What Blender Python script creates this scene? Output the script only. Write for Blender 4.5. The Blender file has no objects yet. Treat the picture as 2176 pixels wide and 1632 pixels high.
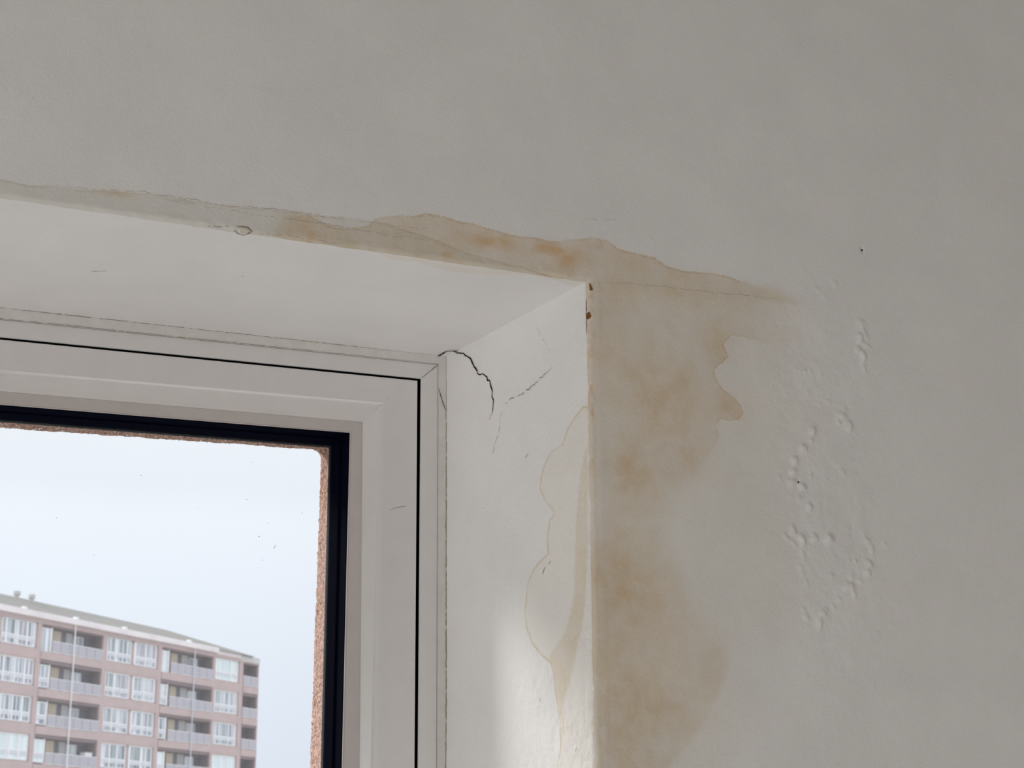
import bpy, math, random
import numpy as np
from mathutils import Matrix, Vector

# ---------------------------------------------------------------- camera, sky, lights, exposure
S = bpy.context.scene
COL = S.collection
cam = bpy.data.objects.new('camera', bpy.data.cameras.new('camera'))
COL.objects.link(cam)
cam.matrix_world = Matrix(((0.9318, -0.0955, -0.3502, 0.0),
                           (-0.3628, -0.2750, -0.8904, -1.5),
                           (-0.0113, 0.9567, -0.2908, 1.55),
                           (0, 0, 0, 1)))
R3 = cam.matrix_world.to_3x3().to_quaternion().to_matrix()
cam.matrix_world = Matrix.Translation((0.0, -1.5, 1.55)) @ R3.to_4x4()
cam.data.sensor_width = 36.0
cam.data.lens = 3500.0 / 2176.0 * 36.0
cam.data.clip_start = 0.02
cam.data.clip_end = 2000
cam.data.dof.use_dof = True
cam.data.dof.focus_distance = 1.78
cam.data.dof.aperture_fstop = 22.0
S.camera = cam

S.view_settings.view_transform = 'Standard'
S.view_settings.look = 'None'
S.view_settings.exposure = 0.0
S.view_settings.gamma = 1.0
S.view_settings.use_curve_mapping = False
S.cycles.max_bounces = 10
S.cycles.diffuse_bounces = 6
S.cycles.transparent_max_bounces = 12
S.cycles.use_denoising = True

def nodes_of(idblock):
    idblock.use_nodes = True
    nt = idblock.node_tree
    nt.nodes.clear()
    return nt

class N:
    """tiny node-graph helper"""
    def __init__(s, nt): s.nt = nt
    def new(s, kind, **kw):
        n = s.nt.nodes.new(kind)
        for k, v in kw.items(): setattr(n, k, v)
        return n
    def put(s, sock, v):
        if isinstance(v, bpy.types.NodeSocket): s.nt.links.new(v, sock)
        elif v is not None: sock.default_value = v
    def math(s, op, a, b=None, c=None, clamp=False):
        n = s.new('ShaderNodeMath', operation=op); n.use_clamp = clamp
        s.put(n.inputs[0], a)
        if b is not None: s.put(n.inputs[1], b)
        if c is not None: s.put(n.inputs[2], c)
        return n.outputs[0]
    def noise(s, vec, scale, detail=3.0, rough=0.55, dist=0.0):
        n = s.new('ShaderNodeTexNoise')
        s.put(n.inputs['Vector'], vec); n.inputs['Scale'].default_value = scale
        n.inputs['Detail'].default_value = detail; n.inputs['Roughness'].default_value = rough
        n.inputs['Distortion'].default_value = dist
        return n.outputs['Fac']
    def rng(s, v, a, b, c=0.0, d=1.0, smooth=True):
        n = s.new('ShaderNodeMapRange')
        n.interpolation_type = 'SMOOTHSTEP' if smooth else 'LINEAR'
        s.put(n.inputs['Value'], v); s.put(n.inputs['From Min'], a); s.put(n.inputs['From Max'], b)
        s.put(n.inputs['To Min'], c); s.put(n.inputs['To Max'], d)
        return n.outputs['Result']
    def mix(s, mode, fac, a, b):
        n = s.new('ShaderNodeMix', data_type='RGBA', blend_type=mode)
        s.put(n.inputs['Factor'], fac); s.put(n.inputs['A'], a); s.put(n.inputs['B'], b)
        # RGBA sockets share names with the float ones: address by index
        return n
    def rgba(s, mode, fac, a, b):
        n = s.new('ShaderNodeMix', data_type='RGBA', blend_type=mode)
        s.put(n.inputs[0], fac); s.put(n.inputs[6], a); s.put(n.inputs[7], b)
        return n.outputs[2]
    def attr(s, name):
        n = s.new('ShaderNodeAttribute', attribute_type='GEOMETRY', attribute_name=name)
        return n.outputs['Fac']

def c4(r, g, b): return (r, g, b, 1.0)

# overcast sky: brighter towards the zenith, faint cloud mottling all around
W = bpy.data.worlds.new('overcast_sky'); S.world = W
nt = nodes_of(W); g = N(nt)
tc = g.new('ShaderNodeTexCoord')
sep = g.new('ShaderNodeSeparateXYZ'); nt.links.new(tc.outputs['Generated'], sep.inputs[0])
up = g.math('MAXIMUM', sep.outputs['Z'], 0.0)
lum = g.math('MULTIPLY_ADD', up, 0.72, 0.80)
cl = g.noise(tc.outputs['Generated'], 5.0, 4.0, 0.5)
lum = g.math('MULTIPLY', lum, g.rng(cl, 0.25, 0.75, 0.98, 1.02, False))
skyc = g.rgba('MIX', g.rng(up, 0.03, 0.32), c4(0.85, 0.93, 1.06), c4(0.955, 0.995, 1.05))
bg = g.new('ShaderNodeBackground'); nt.links.new(skyc, bg.inputs['Color']); nt.links.new(lum, bg.inputs['Strength'])
out = g.new('ShaderNodeOutputWorld'); nt.links.new(bg.outputs[0], out.inputs[0])

def rect_light(name, loc, aim, sx, sy, power, color):
    l = bpy.data.lights.new(name, 'AREA'); l.shape = 'RECTANGLE'; l.size = sx; l.size_y = sy
    l.energy = power; l.color = color
    o = bpy.data.objects.new(name, l); COL.objects.link(o); o.location = loc
    o.rotation_euler = (Vector(aim) - Vector(loc)).to_track_quat('-Z', 'Y').to_euler()
    return o
# daylight enters low by the left balcony door; unseen fill light added at the rear wall
rect_light('daylight_balcony_door', (-1.97, -1.45, 0.95), (0, -1.45, 0.55), 1.25, 1.70, 17.6, (1.0, 0.99, 0.985))
rect_light('rear_fill_light', (1.2, -3.95, 0.95), (1.2, 0, 0.95), 1.6, 1.5, 14.0, (1.0, 0.99, 0.98))
# a weak hazy sun to the left outside
sl = bpy.data.lights.new('hazy_sun', 'SUN'); sl.energy = 5.0; sl.angle = math.radians(10); sl.color = (1.0, 0.99, 0.985)
so = bpy.data.objects.new('hazy_sun', sl); COL.objects.link(so)
sd = Vector((math.cos(math.radians(30)) * math.sin(math.radians(46)), -math.cos(math.radians(30)) * math.cos(math.radians(46)), -math.sin(math.radians(30))))
so.rotation_euler = sd.to_track_quat('-Z', 'Y').to_euler()

# ---------------------------------------------------------------- helpers
random.seed(7); RNG = np.random.default_rng(11)
def tag(o, label=None, cat=None, kind=None, group=None):
    if label: o['label'] = label
    if cat: o['category'] = cat
    if kind: o['kind'] = kind
    if group: o['group'] = group
    return o
def link(o, parent=None):
    COL.objects.link(o)
    if parent is not None: o.parent = parent
    return o
def empty(name, loc=(0, 0, 0), rz=0.0):
    o = bpy.data.objects.new(name, None); o.location = loc; o.rotation_euler = (0, 0, rz)
    return link(o)
class MB:
    def __init__(s): s.v = []; s.f = []
    def box(s, x0, x1, y0, y1, z0, z1):
        b = len(s.v)
        s.v += [(x0, y0, z0), (x1, y0, z0), (x1, y1, z0), (x0, y1, z0), (x0, y0, z1), (x1, y0, z1), (x1, y1, z1), (x0, y1, z1)]
        s.f += [tuple(b + i for i in q) for q in ((0, 3, 2, 1), (4, 5, 6, 7), (0, 1, 5, 4), (1, 2, 6, 5), (2, 3, 7, 6), (3, 0, 4, 7))]
        return s
    def poly(s, pts, faces):
        b = len(s.v); s.v += [tuple(p) for p in pts]; s.f += [tuple(b + i for i in q) for q in faces]; return s
    def tube(s, p, q, r, n=8):
        p, q = Vector(p), Vector(q); d = (q - p).normalized()
        a = d.orthogonal().normalized(); c = d.cross(a); b = len(s.v)
        for k in range(n):
            t = 2 * math.pi * k / n; o = (a * math.cos(t) + c * math.sin(t)) * r
            s.v += [tuple(p + o), tuple(q + o)]
        for k in range(n):
            i, j = b + 2 * k, b + 2 * ((k + 1) % n); s.f.append((i, j, j + 1, i + 1))
        s.f += [tuple(b + 2 * k for k in range(n))[::-1], tuple(b + 2 * k + 1 for k in range(n))]
        return s
    def build(s, name, mat, parent=None, smooth=False, bevel=0.0):
        me = bpy.data.meshes.new(name); me.from_pydata(s.v, [], s.f); me.update()
        me.materials.append(mat)
        if smooth: me.polygons.foreach_set('use_smooth', [True] * len(me.polygons))
        o = link(bpy.data.objects.new(name, me), parent)
        if bevel:
            m = o.modifiers.new('bevel', 'BEVEL'); m.width = bevel; m.segments = 2; m.limit_method = 'ANGLE'
        return o
def grid_mesh(name, P, mat, parent=None, keep=None, attrs=None, smooth=True):
    """P: (nu,nv,3) lattice -> one quad mesh; keep: (nu-1,nv-1) cells to keep; attrs: name -> (nu,nv) floats"""
    nu, nv = P.shape[:2]
    idx = np.arange(nu * nv).reshape(nu, nv)
    q = np.stack([idx[:-1, :-1], idx[1:, :-1], idx[1:, 1:], idx[:-1, 1:]], -1).reshape(-1, 4)
    if keep is not None: q = q[keep.reshape(-1)]
    used, inv = np.unique(q, return_inverse=True)
    q = inv.reshape(-1, 4).astype(np.int32); V = P.reshape(-1, 3)[used].astype(np.float32)
    me = bpy.data.meshes.new(name)
    me.vertices.add(len(V)); me.vertices.foreach_set('co', V.ravel())
    me.loops.add(q.size); me.loops.foreach_set('vertex_index', q.ravel())
    me.polygons.add(len(q)); me.polygons.foreach_set('loop_start', np.arange(0, q.size, 4, dtype=np.int32))
    me.update(calc_edges=True); me.validate()
    me.polygons.foreach_set('use_smooth', np.full(len(me.polygons), smooth))
    for k, a in (attrs or {}).items():
        at = me.attributes.new(k, 'FLOAT', 'POINT')
        at.data.foreach_set('value', a.reshape(-1)[used].astype(np.float32))
    me.materials.append(mat)
    return link(bpy.data.objects.new(name, me), parent)
def vnoise(x, z, cell, seed):
    """smooth value noise in -1..1"""
    r = np.random.default_rng(seed).uniform(-1, 1, (256, 256))
    u, w = x / cell + 1000.37, z / cell + 1000.91
    i, j = np.floor(u).astype(int), np.floor(w).astype(int); a, b = u - i, w - j
    a, b = a * a * (3 - 2 * a), b * b * (3 - 2 * b); i0, j0, i1, j1 = i % 256, j % 256, (i + 1) % 256, (j + 1) % 256
    return (r[i0, j0] * (1 - a) + r[i1, j0] * a) * (1 - b) + (r[i0, j1] * (1 - a) + r[i1, j1] * a) * b
def sdf(X, Z, poly, band=0.12):
    """signed distance to a closed outline (negative inside), clamped to the band"""
    p = np.asarray(poly, float)[:, :2]; sh = X.shape
    x, z = X.ravel(), Z.ravel(); res = np.full(x.shape, band)
    lo, hi = p.min(0) - band, p.max(0) + band
    m = (x > lo[0]) & (x < hi[0]) & (z > lo[1]) & (z < hi[1]); xx, zz = x[m], z[m]
    d = np.full(xx.shape, 1e9); inside = np.zeros(xx.shape, bool)
    for a, b in zip(p, np.roll(p, -1, 0)):
        e = b - a; t = np.clip(((xx - a[0]) * e[0] + (zz - a[1]) * e[1]) / (e @ e + 1e-12), 0, 1)
        d = np.minimum(d, (xx - a[0] - t * e[0]) ** 2 + (zz - a[1] - t * e[1]) ** 2)
        if a[1] != b[1]:
            c = (a[1] > zz) != (b[1] > zz); inside ^= c & (xx < (b[0] - a[0]) * (zz - a[1]) / (b[1] - a[1]) + a[0])
    d = np.minimum(np.sqrt(d), band); res[m] = np.where(inside, -d, d)
    return res.reshape(sh)
def sstep(t): t = np.clip(t, 0, 1); return t * t * (3 - 2 * t)

# ---------------------------------------------------------------- measured outlines on the wall (metres; x along the wall, z up, y into the wall)
RINGS=[
 ('joint',0.2800,0.61531,2.15727,-0.00224,0.00019), # corner px (948, 758)
 ('strip',0.2800,0.60610,2.14694,0.00180,0.00134), # corner px (932, 774)
 ('gapout',0.2830,0.58469,2.12727,0.00276,0.00262), # corner px (894, 805)
 ('gapin',0.2810,0.58053,2.12434,0.00236,0.00203), # corner px (888, 808)
 ('bevel0',0.2800,0.53980,2.09465,0.01022,0.00394), # corner px (818, 852)
 ('bevel1',0.2815,0.53348,2.08325,0.00490,-0.00132), # corner px (806, 872)
 ('bead',0.2926,0.51691,2.07059,0.00623,-0.00695), # corner px (771, 896)
 ('gask0',0.2955,0.50225,2.05670,0.00757,0.00558), # corner px (743, 920)
 ('gaskm',0.3100,0.49441,2.04888,0.00620,0.00223), # corner px (722, 939)
 ('gask1',0.3220,0.48723,2.04646,0.00602,0.00358), # corner px (704, 947)
 ('sky',0.4400,0.50654,2.07216,0.01428,0.01208), # corner px (683, 956)
]
EDGE=(0.67794,2.16330,-0.01520,0.00908)
ST_TAN=[(0.3280,2.1577),(0.3461,2.1853),(0.3579,2.1920),(0.3723,2.1955),(0.3846,2.1906),(0.3969,2.1862),(0.4141,2.1861),(0.4337,2.1924),(0.4421,2.2018),(0.4686,2.2082),(0.4838,2.2098),(0.4966,2.2153),(0.5146,2.2141),(0.5457,2.2106),(0.5772,2.2059),(0.5984,2.2035),(0.6252,2.2040),(0.6468,2.2037),(0.6688,2.2099),(0.6854,2.2132),(0.7020,2.2122),(0.7129,2.2055),(0.7352,2.2019),(0.7577,2.2005),(0.7744,2.1912),(0.8030,2.1899),(0.8438,2.1912),(0.8669,2.1853),(0.9024,2.1819),(0.9378,2.1716),(0.9388,2.1439),(0.9282,2.1206),(0.9097,2.1120),(0.8747,2.1191),(0.8486,2.1217),(0.8375,2.1096),(0.8437,2.0963),(0.8358,2.0879),(0.8275,2.0828),(0.8254,2.0762),(0.8273,2.0690),(0.8342,2.0590),(0.8474,2.0503),(0.8550,2.0420),(0.8579,2.0328),(0.8529,2.0260),(0.8402,2.0238),(0.8300,2.0249),(0.8239,2.0165),(0.8279,2.0065),(0.8167,1.9874),(0.7977,1.9653),(0.7746,1.9433),(0.7596,1.9121),(0.7602,1.8874),(0.7708,1.8585),(0.7813,1.8298),(0.7953,1.8063),(0.8158,1.7831),(0.8246,1.7642),(0.8132,1.7352),(0.7957,1.7066),(0.7678,1.6759),(0.7405,1.6460),(0.6893,1.6365),(0.6596,1.6495),(0.6587,1.8095),(0.6663,2.0049),(0.6697,2.1395),(0.6703,2.1607),(0.5455,2.1597),(0.4441,2.1605),(0.3279,2.1616)]
ST_GREY=[(-0.0949,2.1774),(-0.0595,2.1791),(-0.0076,2.1852),(0.0374,2.1902),(0.0583,2.1915),(0.1011,2.1883),(0.1270,2.1902),(0.1401,2.1893),(0.1619,2.1920),(0.1885,2.1935),(0.2199,2.1957),(0.2428,2.1950),(0.2705,2.1946),(0.2891,2.1943),(0.3055,2.1951),(0.3267,2.1962),(0.3554,2.1967),(0.3942,2.1961),(0.4436,2.1989),(0.4941,2.1904),(0.5456,2.1764),(0.6784,2.1596),(0.4441,2.1605),(0.2534,2.1624),(0.0772,2.1665),(0.0518,2.1676),(-0.0585,2.1690),(-0.0941,2.1701)]
ST_PALE=[(0.6736,2.1825),(0.8201,2.1849),(0.9135,2.1687),(0.9286,2.1262),(0.9243,2.0658),(0.9523,2.0415),(0.9194,1.9960),(0.8990,1.9526),(0.9074,1.9069),(0.9092,1.8513),(0.9068,1.8163),(0.8830,1.7980),(0.8549,1.7943),(0.8363,1.7598),(0.8395,1.7218),(0.8265,1.6839),(0.8084,1.6467),(0.6543,1.6362)]
ST_JAMB=[(0.0259,2.0204),(0.0403,2.0095),(0.0482,1.9959),(0.0703,1.9917),(0.0826,1.9814),(0.0898,1.9690),(0.0918,1.9549),(0.0842,1.9420),(0.0699,1.9284),(0.0666,1.9232),(0.0752,1.9183),(0.0790,1.9013),(0.0785,1.8836),(0.0897,1.8789),(0.1029,1.8716),(0.1154,1.8569),(0.1210,1.8325),(0.1196,1.8098),(0.1086,1.7910),(0.0916,1.7767),(0.0749,1.7665),(0.0710,1.7564),(0.0689,1.7381),(0.0635,1.7186),(0.0597,1.7042),(0.0603,1.6809),(0.0673,1.6583),(-0.0170,1.6443),(-0.0286,2.0138),(0.0109,2.0289)]
ST_JAMB2=[(0.0098,1.9779),(0.0194,1.9549),(0.0270,1.9116),(0.0313,1.8388),(0.0391,1.8159),(0.0494,1.7956),(0.0679,1.7821),(0.0790,1.7752),(0.0700,1.7621),(0.0656,1.7377),(0.0610,1.7184),(0.0518,1.6942),(0.0544,1.7225),(0.0384,1.7491),(0.0323,1.7672),(0.0212,1.7943),(0.0123,1.8263),(0.0072,1.8688),(0.0085,1.9080),(0.0048,1.9567),(0.0065,1.9821)]
ST_HEAD=[(0.4309,-0.0108),(0.4645,0.0176),(0.4887,0.0140),(0.5342,0.0267),(0.5698,0.0233),(0.6106,0.0055),(0.6519,0.0140),(0.6748,0.0228),(0.6794,-0.0104),(0.5906,-0.0184),(0.4293,-0.0164)]
CR_HEAD=[(0.6057,0.2824),(0.6064,0.2724),(0.6074,0.2649),(0.6098,0.2597),(0.6137,0.2575),(0.6182,0.2569),(0.6216,0.2531)]
CR_MAIN=[(0.2618,2.1580),(0.2515,2.1551),(0.2413,2.1507),(0.2322,2.1444),(0.2252,2.1384),(0.2213,2.1332),(0.2173,2.1270),(0.2085,2.1177),(0.2006,2.1144),(0.1958,2.1114),(0.1910,2.1073),(0.1862,2.1015),(0.1833,2.0962),(0.1815,2.0901),(0.1796,2.0801),(0.1778,2.0702),(0.1807,2.0620),(0.1856,2.0555)]
CR_FINE_A=[(0.0650,2.0851),(0.0772,2.0815),(0.0914,2.0761),(0.1057,2.0719),(0.1193,2.0689),(0.1329,2.0692),(0.1496,2.0680),(0.1561,2.0669)]
CR_FINE_B=[(0.1589,2.0654),(0.1628,2.0565),(0.1648,2.0460),(0.1677,2.0330),(0.1734,2.0277),(0.1773,2.0215),(0.1803,2.0058)]
CR_FINE_C=[(0.0938,2.1421),(0.0809,2.1219),(0.0698,2.1052),(0.0650,2.0851)]
CR_LINTEL_A=[(0.3460,2.1888),(0.3846,2.1886),(0.4239,2.1869),(0.4588,2.1855),(0.4840,2.1853),(0.5197,2.1860)]
CR_LINTEL_B=[(0.4436,2.1974),(0.4687,2.1962),(0.4916,2.1968),(0.5018,2.1992)]
CR_LINTEL_C=[(0.1183,2.1904),(0.1249,2.1885),(0.1334,2.1912),(0.1531,2.1917),(0.2063,2.1966),(0.2611,2.1957),(0.2938,2.1934),(0.3055,2.1956),(0.3458,2.1974),(0.3942,2.1961),(0.4386,2.1998)]
CR_RIGHT=[(0.6894,2.1621),(0.7227,2.1662),(0.7621,2.1678),(0.8077,2.1680),(0.8543,2.1699),(0.9136,2.1704)]
CR_GREY2=[(0.2201,2.1922),(0.2521,2.1909),(0.2846,2.1901),(0.3270,2.1886),(0.3653,2.1879)]
CR_UP=[(0.6749,2.2341),(0.7253,2.2395),(0.7490,2.2390)]
ORANGE=[(0.5456,2.1948,40,14,0.5),(0.5718,2.1930,45,14,0.8),(0.6357,2.1925,50,14,0.9),(0.6518,2.1861,45,22,0.7),(0.5197,2.1719,14,8,0.8),(0.6879,2.2060,30,12,0.4),(0.7569,2.0441,60,60,0.55),(0.7236,1.9594,40,35,0.6),(0.8470,2.0423,28,26,0.5),(0.8393,2.1109,30,30,0.35),(0.7139,1.8360,60,45,0.55),(0.7019,1.8691,25,60,0.55),(0.7343,1.8179,45,35,0.4),(0.6979,2.0797,30,60,0.3),(0.7439,1.7285,60,60,0.25),(0.7871,1.9747,50,40,0.3),(0.3753,2.1741,40,25,0.4),(0.1864,2.1907,30,7,0.6),(0.3652,2.1905,30,10,0.4),(0.7072,1.7183,40,100,0.3)]
BLIST=[(1.0155,2.1527,10,14,-0.3,1.6),(1.0129,2.1366,9,11,0.2,2.4),(1.0200,2.1408,7,12,-0.5,1.4),(1.0086,2.1227,7,9,0.3,1.8),(1.0154,2.1151,7,13,-0.1,2.4),(1.0214,2.1281,12,5,0.5,1.1),(1.0154,2.1007,6,11,-0.1,1.2),(0.9806,2.0419,10,9,0,2.4),(0.9757,2.0345,7,7,0,1.4),(0.9887,2.0308,11,12,0.4,2.5),(0.9654,2.0562,6,5,0,0.9),(0.9861,2.0500,6,6,0,1.0),(0.9418,2.0202,6,10,0,2.0),(0.9392,2.0098,6,6,0,1.3),(0.9290,1.9994,8,9,0,2.2),(0.9163,1.9857,8,9,0,2.3),(0.9143,1.9730,8,8,0.1,2.0),(0.9111,1.9608,10,9,0,2.2),(0.9242,1.9565,8,8,0,2.5),(0.8969,1.9654,5,6,0,0.7),(0.9363,1.9695,5,8,0,0.9),(0.9313,1.9342,7,9,0,2.2),(0.9186,1.9437,9,7,0.7,0.9),(0.9100,1.9446,9,4,0.9,0.9),(0.9097,1.9070,7,11,0,2.0),(0.9195,1.8985,6,13,-0.25,2.4),(0.9347,1.9015,9,8,0,2.0),(0.9534,1.9016,10,10,0,2.4),(0.9001,1.9013,10,4,0.8,1.2),(0.9094,1.8943,10,4,0.8,1.2),(0.9206,1.8822,5,9,-0.2,1.0),(1.0020,1.9026,11,8,0.5,1.6),(1.0071,1.8926,6,9,0,1.2),(1.0245,1.8999,8,7,0,0.9),(1.0021,1.8768,9,9,0,1.9),(0.9990,1.8679,8,8,0,1.9),(0.9845,1.8789,4,4,0,1.4),(0.9780,1.8790,4,4,0,1.0),(0.9783,1.8611,7,7,0,1.5),(0.9881,1.8581,9,5,0.4,1.1),(0.9746,1.8517,12,8,0.4,2.0),(0.9803,1.8424,5,9,-0.4,1.4),(0.9692,1.8494,6,6,0,1.0),(0.9611,1.8364,7,7,0,1.2),(0.9535,1.8285,7,7,0,1.0),(0.9428,1.8244,7,6,0,1.4),(0.9396,1.8198,9,8,0,2.0),(0.9348,1.8096,8,12,0,2.4),(0.9192,1.8154,8,7,0.2,1.6),(0.9164,1.8242,8,4,0.7,1.0),(0.9176,1.8643,4,12,-0.2,0.8),(0.9219,1.8520,4,10,-0.3,0.7),(0.9532,1.8613,6,5,0,0.7),(0.9603,2.1884,12,6,0.5,0.7),(0.9689,2.1799,8,9,0,0.7),(0.9827,2.1997,7,6,0,0.8),(0.9856,2.1967,6,6,0,0.7),(0.9379,2.0888,5,5,0,0.9),(0.9451,2.0896,5,6,0,1.0),(0.9318,2.0882,4,4,0,0.7),(0.9260,2.0903,4,4,0,0.6),(0.9586,2.0855,5,5,0,0.7),(0.9391,2.0645,6,6,0,0.7),(0.9531,2.0524,5,5,0,0.6),(0.9772,1.9774,5,6,0,0.7),(1.0254,1.8116,10,8,0,0.5),(1.0067,1.8007,8,8,0,0.5),(1.0308,1.8373,12,8,0.3,0.4),(1.1272,1.8840,14,10,0.3,0.4)]
PITS=[(1.0252,2.2448,4,1),(0.9205,1.9620,3,1),(0.3812,2.4000,3,.4),(0.9829,1.9159,4,.4)]
DENTS_EDGE=[(0.3068,2.1708,14,7,1),(0.2877,2.1711,16,4,1),(0.2947,2.1711,10,3,1),(0.4866,2.1686,10,2,1),(0.4993,2.1682,8,2,1),(0.5575,2.1717,8,6,1),(0.4119,2.1674,14,3,1)]
RUST_A=[(0.6795,2.1608),(0.6806,2.1604),(0.6822,2.1569),(0.6835,2.1539),(0.6815,2.1526),(0.6799,2.1529)]
RUST_B=[(0.6770,2.1271),(0.6781,2.1289),(0.6797,2.1269),(0.6807,2.1234),(0.6787,2.1210),(0.6768,2.1213),(0.6764,2.1244)]
FLAKE=[(0.3002,2.1718),(0.3049,2.1735),(0.3096,2.1731),(0.3143,2.1713),(0.3126,2.1685),(0.3070,2.1668),(0.3032,2.1673)]
SCRATCH_SASH=[(0.5469,1.9638),(0.5537,1.9676),(0.5622,1.9698),(0.5696,1.9698)]
SPECKS=[(0.3936,2.0189),(0.3897,1.9748),(0.4544,1.9634),(0.4151,1.9486),(0.4231,1.9207),(0.4053,1.9326),(0.4094,1.9057),(0.1803,1.9391),(0.2689,1.9936),(0.2230,1.9000),(0.3338,1.9604),(0.4241,1.9229)]
BRUSH_H=[(0.1878,0.1444,0),(0.3307,0.1099,0),(0.1287,0.2262,0),(0.5222,0.2401,0)]
FLAKE_RIM=[(0.2975,2.1710),(0.3016,2.1740),(0.3067,2.1752),(0.3119,2.1734),(0.3158,2.1710),(0.3131,2.1676),(0.3070,2.1658),(0.3018,2.1666),(0.2980,2.1690),(0.2975,2.1710)]
CR_EDGE=[(0.2715,2.1693),(0.2854,2.1708),(0.2900,2.1724),(0.2970,2.1709)]
CR_EDGE2=[(0.3158,2.1710),(0.3276,2.1696),(0.3562,2.1700),(0.3900,2.1690),(0.4168,2.1691)]
AMT=[(0.7569,2.0441,90,70,0.45),(0.8470,2.0423,40,35,0.35),(0.8332,2.1048,40,45,0.35),(0.7209,1.9592,60,45,0.4),(0.7166,1.8362,80,70,0.45),(0.6985,2.1007,40,120,0.2),(0.7072,1.7183,80,200,0.62),(0.7125,1.8698,35,60,0.3),(0.7224,2.1565,140,40,0.15)]
EDGE_RUST=[(0.0,2.1447),(0.0006,2.1351),(0.0002,2.1256),(0.0008,2.1140),(0.0004,2.1046)]
NICKS=[[(0.1113,1.9989),(0.1141,1.9963),(0.1168,1.9948)],[(0.0702,1.8741),(0.0728,1.8716),(0.0745,1.8704)],[(0.0813,1.8700),(0.0840,1.8654),(0.0866,1.8619)],[(0.0916,1.7337),(0.0933,1.7319),(0.0942,1.7305)],[(0.0298,1.6787),(0.0314,1.6770),(0.0322,1.6752)]]
T = 0.28                      # depth of the plastered recess
XE, ZE, ME, KE = EDGE         # room-side corner of the recess and the lean of its two edges
RING = {r[0]: r[1:] for r in RINGS}
_, JX, JZ, JM, JK = RING['joint']
XL, ZB = -0.70, 0.93          # left side and foot of the recess
def xf(z): return XE + KE * (z - ZE)
def xb(z): return JX + JK * (z - JZ)
def zf(x): return ZE + ME * (x - XE)
def zb(x): return JZ + JM * (x - JX)

# ---------------------------------------------------------------- materials
def plain(name, col, rough=0.5, metal=0.0, bump=0.0, bscale=300.0, mottle=0.0, mscale=20.0, spec=0.5):
    m = bpy.data.materials.new(name); nt = nodes_of(m); g = N(nt)
    tc = g.new('ShaderNodeTexCoord').outputs['Object']
    b = g.new('ShaderNodeBsdfPrincipled'); b.inputs['Roughness'].default_value = rough
    b.inputs['Metallic'].default_value = metal; b.inputs['Specular IOR Level'].default_value = spec
    c = c4(*col)
    if mottle:
        f = g.noise(tc, mscale, 4.0)
        c = g.rgba('MIX', g.rng(f, 0.25, 0.75), c4(*[v * (1 - mottle) for v in col]), c4(*[min(1, v * (1 + mottle)) for v in col]))
    g.put(b.inputs['Base Color'], c)
    if bump:
        bp = g.new('ShaderNodeBump'); bp.inputs['Strength'].default_value = 1.0; bp.inputs['Distance'].default_value = bump
        g.put(bp.inputs['Height'], g.noise(tc, bscale, 3.0)); g.put(b.inputs['Normal'], bp.outputs[0])
    o = g.new('ShaderNodeOutputMaterial'); nt.links.new(b.outputs[0], o.inputs[0])
    return m
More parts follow.
